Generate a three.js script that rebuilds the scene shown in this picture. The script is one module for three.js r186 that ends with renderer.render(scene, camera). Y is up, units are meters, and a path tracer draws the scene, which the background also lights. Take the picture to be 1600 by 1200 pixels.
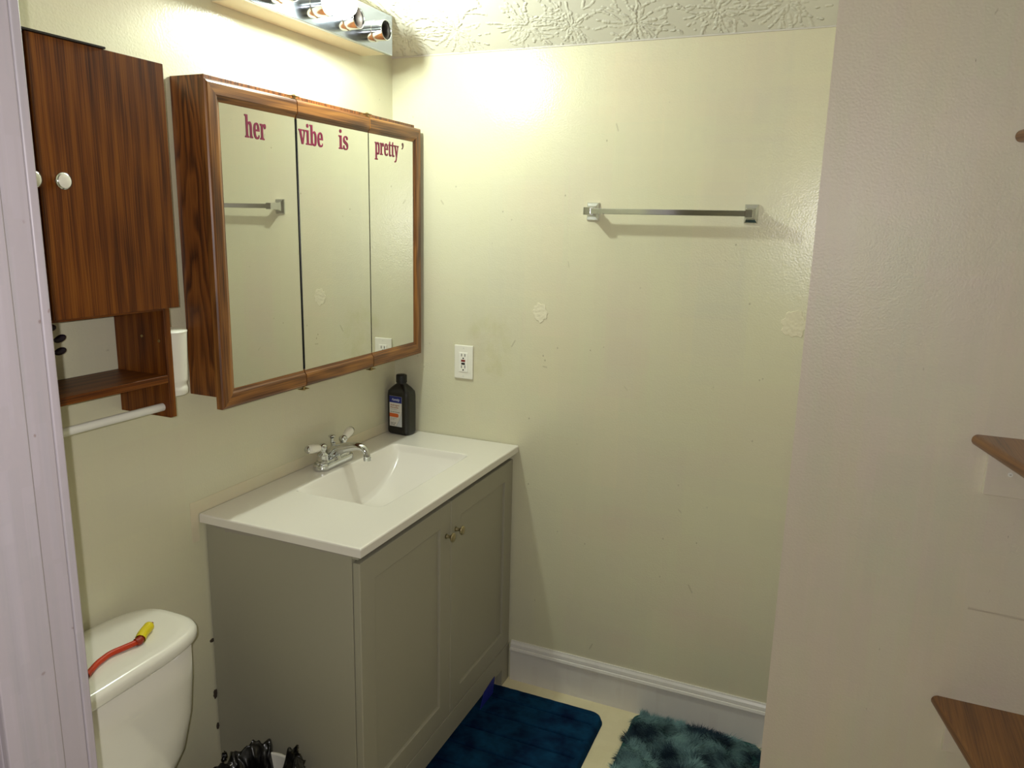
import * as THREE from 'three';
import { RoundedBoxGeometry } from 'three/addons/geometries/RoundedBoxGeometry.js';
import { mergeGeometries, mergeVertices } from 'three/addons/utils/BufferGeometryUtils.js';
import { FontLoader } from 'three/addons/loaders/FontLoader.js';
import { createNoise2D, createNoise3D } from 'simplex-noise';

// ------------------------------------------------------------------ camera, lights, exposure
const scene = new THREE.Scene();
scene.background = new THREE.Color(0x000000);
const camera = new THREE.PerspectiveCamera(53.72, 1600 / 1200, 0.02, 30);
camera.position.set(1.4177, 1.602, 2.2687);
camera.rotation.set(-0.2091, 0.4022, 0.0231, 'YXZ');
scene.add(camera);
const renderer = new THREE.WebGLRenderer({ antialias: true });
renderer.toneMapping = THREE.LinearToneMapping;
renderer.toneMappingExposure = 1.0;
renderer.shadowMap.enabled = true;
const BULB = { color: 0xf4fff2, intensity: 1.72 };
const FLASH = { color: 0xfffbfc, intensity: 3.0 };

// the flash of the telephone that took the picture: it stands beside the lens
camera.updateMatrixWorld(true);
const camRight = new THREE.Vector3().setFromMatrixColumn(camera.matrixWorld, 0);
const camUp = new THREE.Vector3().setFromMatrixColumn(camera.matrixWorld, 1);
const camBack = new THREE.Vector3().setFromMatrixColumn(camera.matrixWorld, 2);
const flash = new THREE.SpotLight(FLASH.color, FLASH.intensity, 0, 1.25, 0.5, 2);
flash.position.copy(camera.position).addScaledVector(camRight, -0.024).addScaledVector(camUp, 0.012).addScaledVector(camBack, -0.002);
flash.target.position.copy(flash.position).addScaledVector(camBack, -1);
flash.castShadow = true; flash.shadow.radius = 0.2;
scene.add(flash, flash.target);

// ------------------------------------------------------------------ helpers
let seed = 20517;
const rnd = () => { seed = (seed * 1664525 + 1013904223) >>> 0; return seed / 4294967296; };
const rr = (a, b) => a + (b - a) * rnd();
const n2 = createNoise2D(rnd), n3 = createNoise3D(rnd);
const fbm = (x, y, o = 4) => { let s = 0, a = 0.5; for (let i = 0; i < o; i++) { s += a * n2(x, y); x *= 2.03; y *= 2.03; a *= 0.5; } return s; };
const clamp = (v, a = 0, b = 1) => Math.min(b, Math.max(a, v));
const sm = (a, b, v) => { const t = clamp((v - a) / (b - a)); return t * t * (3 - 2 * t); };
const V = (x, y, z) => new THREE.Vector3(x, y, z);

const taken = {};
function numbered(n) { const k = taken[n] = (taken[n] ?? -1) + 1; return k ? `${n}_${String(k).padStart(3, '0')}` : n; }
function tag(o, label, category, group, kind) {
  o.userData = { label, category };
  if (group) o.userData.group = group;
  if (kind) o.userData.kind = kind;
  return o;
}
function shade(o) { o.castShadow = true; o.receiveShadow = true; return o; }
function thing(name, label, category, [x, y, z] = [0, 0, 0], group) {
  const g = new THREE.Group(); g.name = numbered(name); g.position.set(x, y, z); scene.add(g);
  return tag(g, label, category, group);
}
function part(name, geo, mat, parent, label) {
  const m = shade(new THREE.Mesh(geo, mat)); m.name = name; parent.add(m);
  if (label) m.userData.label = label;
  return m;
}
function single(name, geo, mat, label, category, group, kind) {
  const m = shade(new THREE.Mesh(geo, mat)); m.name = kind === 'structure' ? name : numbered(name); scene.add(m);
  return tag(m, label, category, group, kind);
}
// uv in metres, v runs along the given axis (the grain)
function uvm(geo, grain = 'y', off = [0, 0]) {
  const p = geo.attributes.position, n = geo.attributes.normal, uv = new Float32Array(p.count * 2);
  for (let i = 0; i < p.count; i++) {
    const c = { x: p.getX(i), y: p.getY(i), z: p.getZ(i) }, a = { x: Math.abs(n.getX(i)), y: Math.abs(n.getY(i)), z: Math.abs(n.getZ(i)) };
    const dom = a.x >= a.y && a.x >= a.z ? 'x' : a.y >= a.z ? 'y' : 'z';
    let ax = ['x', 'y', 'z'].filter(k => k !== dom);
    let vA = grain, uA;
    if (dom === grain) { uA = ax[0]; vA = ax[1]; } else uA = ax.find(k => k !== grain);
    uv[2 * i] = c[uA] + off[0] + (dom === 'y' ? 0.17 : dom === 'z' ? 0.31 : 0); uv[2 * i + 1] = c[vA] + off[1];
  }
  geo.setAttribute('uv', new THREE.BufferAttribute(uv, 2));
  return geo;
}
// box from min to max corner, with rounded edges
function box(x0, x1, y0, y1, z0, z1, r = 0.0015, seg = 2) {
  const w = x1 - x0, h = y1 - y0, d = z1 - z0;
  r = Math.min(r, w * 0.49, h * 0.49, d * 0.49);
  const g = r > 0 ? new RoundedBoxGeometry(w, h, d, seg, r) : new THREE.BoxGeometry(w, h, d);
  g.translate((x0 + x1) / 2, (y0 + y1) / 2, (z0 + z1) / 2);
  return g;
}
function merge(list) {
  const l = list.map(g => { const h = g.index ? g.toNonIndexed() : g; for (const k of Object.keys(h.attributes)) if (!['position', 'normal', 'uv'].includes(k)) h.deleteAttribute(k); if (!h.attributes.uv) h.setAttribute('uv', new THREE.BufferAttribute(new Float32Array(h.attributes.position.count * 2), 2)); return h; });
  return mergeGeometries(l);
}
function cyl(r0, r1, a, b, seg = 32, open = false) {         // tapered cylinder from a to b
  const d = b.clone().sub(a), g = new THREE.CylinderGeometry(r1, r0, d.length(), seg, 1, open);
  g.applyQuaternion(new THREE.Quaternion().setFromUnitVectors(V(0, 1, 0), d.clone().normalize()));
  g.translate((a.x + b.x) / 2, (a.y + b.y) / 2, (a.z + b.z) / 2);
  return g;
}
function lathe(pts, seg = 40) { return new THREE.LatheGeometry(pts.map(([r, y]) => new THREE.Vector2(r, y)), seg); }
function aim(geo, origin, dir) { geo.applyQuaternion(new THREE.Quaternion().setFromUnitVectors(V(0, 1, 0), dir.clone().normalize())); geo.translate(origin.x, origin.y, origin.z); return geo; }
function roundRect(w, h, r) {
  const s = new THREE.Shape(), x = -w / 2, y = -h / 2;
  s.moveTo(x + r, y); s.lineTo(x + w - r, y); s.absarc(x + w - r, y + r, r, -Math.PI / 2, 0);
  s.lineTo(x + w, y + h - r); s.absarc(x + w - r, y + h - r, r, 0, Math.PI / 2);
  s.lineTo(x + r, y + h); s.absarc(x + r, y + h - r, r, Math.PI / 2, Math.PI);
  s.lineTo(x, y + r); s.absarc(x + r, y + r, r, Math.PI, Math.PI * 1.5);
  return s;
}
function canvasTex(w, h, draw, srgb = true) {
  const c = document.createElement('canvas'); c.width = w; c.height = h;
  draw(c.getContext('2d'), w, h);
  const t = new THREE.CanvasTexture(c); t.wrapS = t.wrapT = THREE.RepeatWrapping;
  if (srgb) t.colorSpace = THREE.SRGBColorSpace;
  return t;
}
function dataTex(w, h, fn, srgb = true) {                     // fn(u, v) -> [r, g, b] 0..255
  const d = new Uint8Array(w * h * 4);
  for (let j = 0; j < h; j++) for (let i = 0; i < w; i++) {
    const c = fn(i / w, j / h), k = 4 * (j * w + i);
    d[k] = clamp(c[0], 0, 255); d[k + 1] = clamp(c[1], 0, 255); d[k + 2] = clamp(c[2], 0, 255); d[k + 3] = 255;
  }
  const t = new THREE.DataTexture(d, w, h, THREE.RGBAFormat);
  t.magFilter = THREE.LinearFilter; t.minFilter = THREE.LinearMipmapLinearFilter; t.generateMipmaps = true;
  t.wrapS = t.wrapT = THREE.RepeatWrapping; if (srgb) t.colorSpace = THREE.SRGBColorSpace; t.needsUpdate = true;
  return t;
}
const tnoise = (u, v, f, o) => {                              // tileable: noise on a torus-like blend
  const a = fbm(u * f, v * f, o), b = fbm((u - 1) * f, v * f, o), c = fbm(u * f, (v - 1) * f, o), d = fbm((u - 1) * f, (v - 1) * f, o);
  const su = sm(0, 1, u), sv = sm(0, 1, v);
  return (a * (1 - su) + b * su) * (1 - sv) + (c * (1 - su) + d * su) * sv;
};

// ------------------------------------------------------------------ materials
const std = (o) => new THREE.MeshStandardMaterial(o);
const phys = (o) => new THREE.MeshPhysicalMaterial(o);
const rollerBump = dataTex(512, 512, (u, v) => { const k = 128 + 90 * tnoise(u, v, 60, 2) + 60 * tnoise(u + .3, v, 9, 2); return [k, k, k]; }, false);
function paint(hex, rough, w, h, marks, bumpScale = 0.0006) {  // painted wall: uv 0..1 over its face, marks drawn at wall coordinates
  const c = new THREE.Color(hex), base = [c.r, c.g, c.b].map(v => Math.round(255 * (v <= 0.0031308 ? 12.92 * v : 1.055 * v ** (1 / 2.4) - 0.055)));
  const map = canvasTex(1024, 1024, (x, W, H) => {
    x.fillStyle = `rgb(${base})`; x.fillRect(0, 0, W, H);
    for (let i = 0; i < 900; i++) {                           // uneven paint film, brushed on in strokes
      const t = rr(-1, 1) * 5; x.fillStyle = `rgba(${base.map(b => Math.round(clamp(b + t * 3, 0, 255)))},0.05)`;
      x.fillRect(rnd() * W, rnd() * H, rr(20, 140), rr(20, 140));
    }
    if (marks) marks(x, (m) => m / w * W, (m) => H - m / h * H);
  });
  const b = rollerBump.clone(); b.repeat.set(w / 0.5, h / 0.5); b.needsUpdate = true;
  return std({ map, roughness: rough, bumpMap: b, bumpScale });
}
function woodTex(dark, mid, light, freq, cathedral, contrast, arch = 0) {   // u across the grain 0..0.45 m, v along it 0..2 m: never wraps along the grain
  const mixc = (k) => [0, 1, 2].map(i => k < 0.5 ? dark[i] + (mid[i] - dark[i]) * k * 2 : mid[i] + (light[i] - mid[i]) * (k - 0.5) * 2);
  const t = dataTex(512, 2048, (u, v) => {
    const x = u * 0.45, y = v * 2, warp = (fbm(x * 7, y * 1.4, 3)) * cathedral;
    let ring;
    if (arch) { const c = ((u * 4.5) % 1) * 0.1 - 0.05; ring = (c * c * 1100 + y * 5.2 + fbm(x * 16 + 3, y * 3, 2) * 1.3) * arch; } else ring = (u + warp) * freq;
    const fr = ring - Math.floor(ring);
    const g = arch ? (fr < 0.7 ? fr / 0.7 : (1 - fr) / 0.3) : (0.5 + 0.5 * Math.sin(fr * Math.PI * 2)) ** 1.6;
    const pore = 0.55 * clamp(0.5 + 0.9 * n2(x * 520, y * 6)) + 0.45 * clamp(0.5 + n2(x * 210 + 7, y * 2.5));
    return mixc(clamp(0.5 + contrast * (g - 0.5) + 0.55 * (pore - 0.5) + 0.3 * fbm(x * 12, y * 3, 2)));
  });
  t.repeat.set(1 / 0.45, 1 / 2);
  return t;
}
const laminateTex = woodTex([58, 24, 3], [106, 56, 12], [130, 78, 22], 16, 0.03, 0.3);
const oakTex = woodTex([62, 30, 12], [124, 76, 32], [160, 108, 50], 12, 0.10, 0.4);
const oakSideTex = woodTex([66, 30, 12], [122, 68, 26], [146, 88, 36], 12, 0.1, 0.75, 1);
const treadTex = woodTex([72, 40, 12], [112, 70, 26], [130, 86, 36], 7, 0.08, 0.25);
const M = {
  laminate: phys({ map: laminateTex, roughness: 0.45, specularIntensity: 0.5 }),
  oak: phys({ map: oakTex, roughness: 0.42, clearcoat: 0.12, clearcoatRoughness: 0.3 }),
  oakSide: phys({ map: oakSideTex, roughness: 0.42, clearcoat: 0.25, clearcoatRoughness: 0.3 }),
  tread: phys({ map: treadTex, roughness: 0.4, clearcoat: 0.4, clearcoatRoughness: 0.25 }),
  mirror: std({ color: 0xe6e6e0, metalness: 1, roughness: 0.015 }),
  mirrorEdge: std({ color: 0x14181a, roughness: 0.4 }),
  chrome: std({ color: 0xd4d6d8, metalness: 1, roughness: 0.1 }),
  plate: std({ color: 0xb9c0cc, metalness: 1, roughness: 0.2 }),
  brass: std({ color: 0xa89468, metalness: 1, roughness: 0.35 }),
  nickel: std({ color: 0xb3a888, metalness: 1, roughness: 0.3 }),
  black: std({ color: 0x060606, roughness: 0.6 }),
  whitePlastic: std({ color: 0xe9e6da, roughness: 0.4 }),
  porcelain: phys({ color: 0xe6e2d6, roughness: 0.14, clearcoat: 0.6, clearcoatRoughness: 0.08 }),
  marble: phys({ color: 0xe4dfd6, roughness: 0.22, clearcoat: 0.4, clearcoatRoughness: 0.12 }),
  cabinetPaint: std({ color: 0x9f9b89, roughness: 0.5 }),
  trimPaint: std({ color: 0xcfc9c2, roughness: 0.38 }),
  creamMetal: std({ color: 0xe4dcc0, roughness: 0.45 }),
  rod: std({ color: 0xdcdad2, roughness: 0.45 }),
};

// ------------------------------------------------------------------ the room
const LW = 3.3;                         // length of the left wall
const RX = 2.08;                        // right wall
const PX = 1.357, PZ = 0.45;            // corner of the boxed-out wall with the shelves
const CEIL0 = 2.121, SLOPE = 0.56, FLAT = 2.6;
function setUV(g, fn) { const p = g.attributes.position, uv = []; for (let i = 0; i < p.count; i++) uv.push(...fn(p.getX(i), p.getY(i), p.getZ(i))); g.setAttribute('uv', new THREE.Float32BufferAttribute(uv, 2)); return g; }
const speck = (x, px, py, r, col) => { x.fillStyle = col; x.beginPath(); x.arc(px, py, r, 0, 7); x.fill(); };
const scuffs = (n, W, H, seedCol) => (x, fx, fy) => {
  for (let i = 0; i < n; i++) { const a = rnd() * W, b = rnd() * H; speck(x, fx(a), fy(b), rr(0.35, 0.9), `rgba(90,80,62,${rr(0.25, 0.7)})`); }
  for (let i = 0; i < n / 3; i++) {
    const a = fx(rnd() * W), b = fy(rnd() * H); x.strokeStyle = 'rgba(120,108,85,0.35)'; x.lineWidth = rr(0.6, 1.4);
    x.beginPath(); x.moveTo(a, b); x.lineTo(a + rr(-8, 8), b + rr(-10, 10)); x.stroke();
  }
};
const floorTex = canvasTex(1024, 1024, (x, W, H) => {
  x.fillStyle = '#e4d9b4'; x.fillRect(0, 0, W, H);
  for (let i = 0; i < 1500; i++) { x.fillStyle = `rgba(${rnd() < .5 ? '214,200,160' : '240,232,205'},0.10)`; x.fillRect(rnd() * W, rnd() * H, rr(8, 60), rr(8, 60)); }
  for (let i = 0; i < 160; i++) speck(x, rnd() * W, rnd() * H, rr(0.4, 1.3), `rgba(95,80,55,${rr(.2, .7)})`);
});
{
  const g = new THREE.BoxGeometry(RX + 0.3, 0.1, LW + 0.3); g.translate(RX / 2, -0.05, LW / 2); setUV(g, (x, y, z) => [x / 1.2, z / 1.2]);
  single('floor', g, std({ map: floorTex, roughness: 0.32, bumpMap: rollerBump, bumpScale: 0.0003 }), 'cream sheet vinyl floor with small specks', 'floor', null, 'structure');
}
function wall(name, x0, x1, y0, y1, z0, z1, mat, uvf, label) {
  const g = new THREE.BoxGeometry(x1 - x0, y1 - y0, z1 - z0); g.translate((x0 + x1) / 2, (y0 + y1) / 2, (z0 + z1) / 2); setUV(g, uvf);
  return single(name, g, mat, label, 'wall', null, 'structure');
}
const CREAM = 0xd5d1b5;
const wl = wall('wall_left', -0.1, 0, 0, 2.75, -0.1, LW, paint(CREAM, 0.26, LW + 0.1, 2.75, scuffs(40, LW, 2.75)), (x, y, z) => [(LW - z) / (LW + 0.1), y / 2.75], 'glossy cream painted wall behind the mirrored cabinet and toilet');
const wb = wall('wall_back', 0, RX + 0.1, 0, 2.75, -0.1, 0, paint(CREAM, 0.26, RX + 0.1, 2.75, (x, fx, fy) => {
  scuffs(46, 1.4, 2.1)(x, fx, fy);
  for (let i = 0; i < 60; i++) { x.fillStyle = 'rgba(120,110,92,0.018)'; x.beginPath(); x.ellipse(fx(rr(0.30, 0.44)), fy(rr(1.10, 1.28)), rr(3, 16), rr(3, 10), rr(0, 3), 0, 7); x.fill(); }   // grey smudge beside the outlet
}), (x, y, z) => [x / (RX + 0.1), y / 2.75], 'glossy cream painted wall carrying the towel bar and outlet');
const wc = wall('wall_closet', PX, RX, 0, 2.75, 0, PZ, paint(0xd2c6b8, 0.42, RX - PX, 2.75, (x, fx, fy) => {
  scuffs(26, 0.72, 2.75)(x, fx, fy);
  x.strokeStyle = 'rgba(120,104,88,0.5)'; x.lineWidth = 0.9; x.beginPath(); x.moveTo(fx(0.395), fy(0.792)); x.lineTo(fx(0.72), fy(0.782)); x.stroke();
}, 0.0006), (x, y, z) => [(x - PX) / (RX - PX), y / 2.75], 'boxed-out beige pink wall in front on which the wooden shelves hang');
wall('wall_right', RX, RX + 0.1, 0, 2.75, PZ, LW, paint(0xd2c6b8, 0.45, LW, 2.75), (x, y, z) => [z / LW, y / 2.75], 'plain beige side wall carrying the shelf ends');
wall('wall_front', -0.1, RX + 0.1, 0, 2.75, LW, LW + 0.1, paint(CREAM, 0.45, RX, 2.75), (x, y, z) => [x / RX, y / 2.75], 'plain cream wall behind the viewpoint');
const wp = wall('wall_partition', 0, 0.585, 0, 2.75, 1.70, 1.80, paint(CREAM, 0.4, 0.6, 2.75), (x, y, z) => [x / 0.6, y / 2.75], 'short cream wall between the toilet and the doorway');

// stomped ceiling, sloping down to the back wall, then flat
{
  const S = 1024, tile = 0.95;
  const hf = new Float32Array(S * S);
  const put = (x, y, r, a) => {
    for (let j = -r; j <= r; j++) for (let i = -r; i <= r; i++) {
      const d = Math.hypot(i, j) / r; if (d > 1) continue;
      const k = (((Math.round(y) + j) % S + S) % S) * S + ((Math.round(x) + i) % S + S) % S; hf[k] = Math.max(hf[k], a * (1 - d * d));
    }
  };
  for (let gy = 0; gy < 5; gy++) for (let gx = 0; gx < 5; gx++) {
    const cx = (gx + 0.5 + (gy % 2) * 0.5 + rr(-.2, .2)) * S / 5, cy = (gy + 0.5 + rr(-.2, .2)) * S / 5, n = 24 + Math.floor(rnd() * 8);
    for (let k = 0; k < n; k++) {
      let a = k / n * Math.PI * 2 + rr(-.12, .12), R = rr(0.06, 0.14) * S, x = cx + Math.cos(a) * rr(4, 26), y = cy + Math.sin(a) * rr(4, 26), amp = rr(.5, 1);
      for (let s = 0; s < R; s += 1.5) {
        a += rr(-.14, .14); x += Math.cos(a) * 1.5; y += Math.sin(a) * 1.5; if (n2(x * .035 + k, y * .035) < -.25) continue;
        put(x, y, rnd() < .06 ? 8 : 5, amp * (0.6 + 0.4 * n2(x * .06, y * .06)));
      }
    }
  }
  const d = new Uint8Array(S * S * 4);
  for (let i = 0; i < S * S; i++) { const k = clamp(20 + 225 * hf[i] + 6 * rnd(), 0, 255); d[4 * i] = d[4 * i + 1] = d[4 * i + 2] = k; d[4 * i + 3] = 255; }
  const t = new THREE.DataTexture(d, S, S, THREE.RGBAFormat); t.magFilter = THREE.LinearFilter; t.wrapS = t.wrapT = THREE.RepeatWrapping; t.needsUpdate = true;
  const zf = (FLAT - CEIL0) / SLOPE, len = Math.hypot(zf, FLAT - CEIL0);
  const s = new THREE.Shape(); s.moveTo(-0.1, CEIL0 - 0.1 * SLOPE); s.lineTo(zf, FLAT); s.lineTo(LW + 0.1, FLAT); s.lineTo(LW + 0.1, FLAT + 0.14); s.lineTo(zf, FLAT + 0.14); s.lineTo(-0.1, FLAT + 0.14);
  const g = new THREE.ExtrudeGeometry(s, { depth: RX + 0.2, bevelEnabled: false });
  g.applyMatrix4(new THREE.Matrix4().set(0, 0, 1, -0.1, 0, 1, 0, 0, 1, 0, 0, 0, 0, 0, 0, 1)); // shape x -> z, depth -> x
  { const ix = g.index; const p = g.attributes.position.array; if (!ix) for (let i = 0; i < p.length; i += 9) for (let k = 0; k < 3; k++) { const q = p[i + 3 + k]; p[i + 3 + k] = p[i + 6 + k]; p[i + 6 + k] = q; } }
  g.computeVertexNormals();
  setUV(g, (x, y, z) => [x / tile, (z < zf ? z * Math.hypot(1, SLOPE) : len + z - zf) / tile]);
  single('ceiling', g, std({ color: 0xd9d6c8, roughness: 0.32, bumpMap: t, bumpScale: 0.0045 }), 'glossy white ceiling with a stomped crow-foot texture', 'ceiling', null, 'structure');
  const bead = cyl(0.0024, 0.0024, V(0, CEIL0 - 0.001, 0.001), V(PX, CEIL0 - 0.001, 0.001), 8);
  single('trim_2', bead, M.trimPaint, 'thin caulk bead between cream wall and textured ceiling', 'trim', null, 'structure');
}
// baseboard with a moulded cap
{
  const s = new THREE.Shape();
  [[0, 0], [0.012, 0], [0.012, 0.110], [0.0165, 0.112], [0.018, 0.119], [0.0155, 0.126], [0.012, 0.1275], [0.012, 0.131], [0.0105, 0.139], [0.006, 0.146], [0.005, 0.150], [0, 0.150]].forEach(([a, b], i) => i ? s.lineTo(a, b) : s.moveTo(a, b));
  const g = new THREE.ExtrudeGeometry(s, { depth: PX - 0.475, bevelEnabled: false });
  g.applyMatrix4(new THREE.Matrix4().makeRotationY(-Math.PI / 2)); // x->z , depth -> -x
  g.translate(PX, 0, 0);
  uvm(g, 'x');
  const t = canvasTex(1024, 256, (x, W, H) => {
    x.fillStyle = '#ddd9d3'; x.fillRect(0, 0, W, H);
    for (let i = 0; i < 200; i++) { x.fillStyle = `rgba(${rnd() < .5 ? '200,193,186' : '232,228,222'},0.12)`; x.fillRect(rnd() * W, rnd() * H, rr(20, 200), rr(2, 14)); }
    for (let i = 0; i < 24; i++) speck(x, rnd() * W, rnd() * H, rr(.6, 1.6), 'rgba(60,50,40,.6)');
  });
  t.repeat.set(1, 1);
  single('baseboard_back', g, std({ map: t, roughness: 0.35 }), 'off-white moulded baseboard along the cream back wall', 'baseboard', null, 'structure');
}
// door jamb with casing at the near left
{
  const t = canvasTex(512, 2048, (x, W, H) => {
    x.fillStyle = '#aca3a8'; x.fillRect(0, 0, W, H);
    for (let i = 0; i < 700; i++) { x.fillStyle = `rgba(${rnd() < .5 ? '158,149,152' : '194,187,194'},0.10)`; x.fillRect(rnd() * W, rnd() * H, rr(3, 20), rr(40, 300)); }
    for (let i = 0; i < 60; i++) { x.fillStyle = `rgba(120,96,88,${rr(.15, .5)})`; x.beginPath(); x.ellipse(rnd() * W, rnd() * H, rr(1, 5), rr(1, 4), rr(0, 3), 0, 7); x.fill(); }
  });
  t.repeat.set(1 / 0.4, 1 / 2.1);
  const m = std({ map: t, roughness: 0.42, bumpMap: rollerBump, bumpScale: 0.0004 });
  const g = new THREE.Group(); g.name = 'trim_1'; scene.add(g);
  tag(g, 'worn lavender white door jamb with grooved edge at near left', 'door frame', null, 'structure');
  part('casing', uvm(box(0.50, 0.5975, 0, 2.1, 1.684, 1.6965, 0.003), 'y'), m, g);
  part('jamb', uvm(box(0.585, 0.600, 0, 2.1, 1.6985, 1.80, 0.002), 'y', [.1, 0]), m, g);
  part('door_stop', uvm(box(0.600, 0.611, 0, 2.1, 1.7345, 1.80, 0.003), 'y', [.2, 0]), m, g);
  part('casing', uvm(box(0.50, 0.595, 0, 2.1, 1.80, 1.815, 0.003), 'y', [.3, 0]), m, g);
}
// spackled patches and old paint ridges on the walls
function blob(cx, cy, w, h, t, ph) {
  const s = new THREE.Shape();
  for (let i = 0; i <= 40; i++) { const a = i / 40 * Math.PI * 2, k = 1 + 0.22 * n2(Math.cos(a) * 1.6 + ph, Math.sin(a) * 1.6); const x = Math.cos(a) * w / 2 * k, y = Math.sin(a) * h / 2 * k; i ? s.lineTo(x, y) : s.moveTo(x, y); }
  const g = new THREE.ExtrudeGeometry(s, { depth: t, bevelEnabled: true, bevelSize: 0.0012, bevelThickness: 0.0008, bevelSegments: 2 }); g.translate(cx, cy, 0); return uvm(g);
}
const spackle = std({ color: 0xddd6bc, roughness: 0.75, bumpMap: rollerBump, bumpScale: 0.004 });
part('spackle_patch', blob(0.545, 1.322, 0.045, 0.055, 0.0008, 1), spackle, wb, 'small spackled patch left of centre');
part('spackle_patch', blob(1.313, 1.342, 0.062, 0.078, 0.0012, 4), spackle, wb, 'crusty spackled patch beside the boxed-out wall');
for (const [y, z, a, b] of [[0.512, 0.910, 0.012, 0.008], [0.355, 0.911, 0.011, 0.024], [0.258, 0.9095, 0.007, 0.016]]) {
  const g = blob(0, 0, a, b, 0.0006, y * 9); g.rotateY(Math.PI / 2); g.translate(0.0006, y, z);
  part('paint_chip', g, std({ color: 0x453a2e, roughness: 0.9 }), wl, 'dark chipped spot in the paint beside the vanity');
}
const ridge = paint(0xdad3b8, 0.4, 1, 1, null, 0.0003);
part('paint_ridge', uvm(box(0, 0.0012, 0.872, 0.906, 0.004, 0.952, 0.0005, 1)), ridge, wl, 'old paint ridge where a backsplash was');
part('paint_ridge', uvm(box(0, 0.0012, 0.80, 0.872, 0.928, 0.952, 0.0005, 1)), ridge, wl);

// ------------------------------------------------------------------ vanity
const VD = 0.466, VL = 0.908, CT = 0.871, DXF = VD;                 // depth of the doors' face, length, top
{
  const t = thing('vanity_cabinet', 'grey-green two-door bathroom vanity cabinet under the white sink top', 'cabinet', [0, 0, 0]);
  const P = M.cabinetPaint;
  part('side_panel', box(0.004, VD - 0.021, 0, 0.847, VL - 0.016, VL, 0.001), M.cabinetPaint, t, 'grey end panel beside the bin');
  part('side_panel', box(0.004, VD - 0.021, 0, 0.847, 0.004, 0.020, 0.001), M.cabinetPaint, t);
  part('bottom_panel', box(0.006, VD - 0.022, 0.09, 0.106, 0.021, VL - 0.017, 0), M.cabinetPaint, t);
  part('back_panel', box(0.004, 0.008, 0.106, 0.70, 0.021, VL - 0.017, 0), M.cabinetPaint, t);
  // face frame flush behind the doors; skirt with a wide notch that leaves two feet
  const s = new THREE.Shape(); s.moveTo(0.004, 0); s.lineTo(0.062, 0); s.lineTo(0.062, 0.062); s.lineTo(VL - 0.062, 0.062); s.lineTo(VL - 0.062, 0); s.lineTo(VL, 0); s.lineTo(VL, 0.138); s.lineTo(0.004, 0.138); s.closePath();
  const g = new THREE.ExtrudeGeometry(s, { depth: 0.0195, bevelEnabled: true, bevelSize: 0.0008, bevelThickness: 0.0008, bevelSegments: 1 });
  g.rotateY(-Math.PI / 2); g.translate(VD - 0.001, 0, 0);       // x -> z, depth -> -x
  part('toe_skirt', g, P, t);
  part('top_rail', box(VD - 0.020, VD - 0.003, 0.832, 0.849, 0.004, VL, 0.001), P, t);
  const door = (z0, z1, knobZ) => {
    const y0 = 0.1425, y1 = 0.822, st = 0.062, d = new THREE.Group(); d.name = 'door'; t.add(d);
    const shape = new THREE.Shape(); shape.moveTo(z0, y0); shape.lineTo(z1, y0); shape.lineTo(z1, y1); shape.lineTo(z0, y1); shape.closePath();
    const h = new THREE.Path(); h.moveTo(z0 + st, y0 + st); h.lineTo(z0 + st, y1 - st); h.lineTo(z1 - st, y1 - st); h.lineTo(z1 - st, y0 + st); h.closePath(); shape.holes.push(h);
    const fg = new THREE.ExtrudeGeometry(shape, { depth: 0.0145, bevelEnabled: true, bevelSize: 0.0022, bevelThickness: 0.0028, bevelSegments: 3, bevelOffset: -0.0020 });
    fg.rotateY(-Math.PI / 2); fg.translate(VD - 0.0028, 0, 0);
    part('door_frame', fg, P, d);
    part('door_panel', box(VD - 0.0165, VD - 0.0085, y0 + st - 0.004, y1 - st + 0.004, z0 + st - 0.004, z1 - st + 0.004, 0), P, d);
    const k = lathe([[0, 0], [0.0075, 0], [0.0060, 0.004], [0.0045, 0.010], [0.0048, 0.015], [0.0115, 0.0185], [0.0140, 0.0215], [0.0135, 0.0240], [0.009, 0.0265], [0, 0.0275]], 28);
    aim(k, V(VD, 0.728, knobZ), V(1, 0, 0)); part('knob', k, M.nickel, d, 'round brushed nickel knob');
  };
  door(0.456, VL - 0.002, 0.483); door(0.008, 0.4525, 0.425);
  // ragged caulk under the top of the end panel
  const pts = []; for (let i = 0; i <= 60; i++) pts.push([0.02 + i / 60 * (VD - 0.05), 0.842 - 0.004 - 0.006 * Math.abs(n2(i * 0.21, 3)) - (i > 6 && i < 20 ? 0.006 : 0)]);
  const cs = new THREE.Shape(); cs.moveTo(0.02, 0.847); pts.forEach(([a, b]) => cs.lineTo(a, b)); cs.lineTo(VD - 0.03, 0.847);
  const cg = new THREE.ExtrudeGeometry(cs, { depth: 0.0008, bevelEnabled: false }); cg.translate(0, 0, VL);
  part('caulk_line', uvm(cg), std({ color: 0x9c968c, roughness: 0.5 }), t, 'ragged smear of caulk under the sink top');
}
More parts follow.
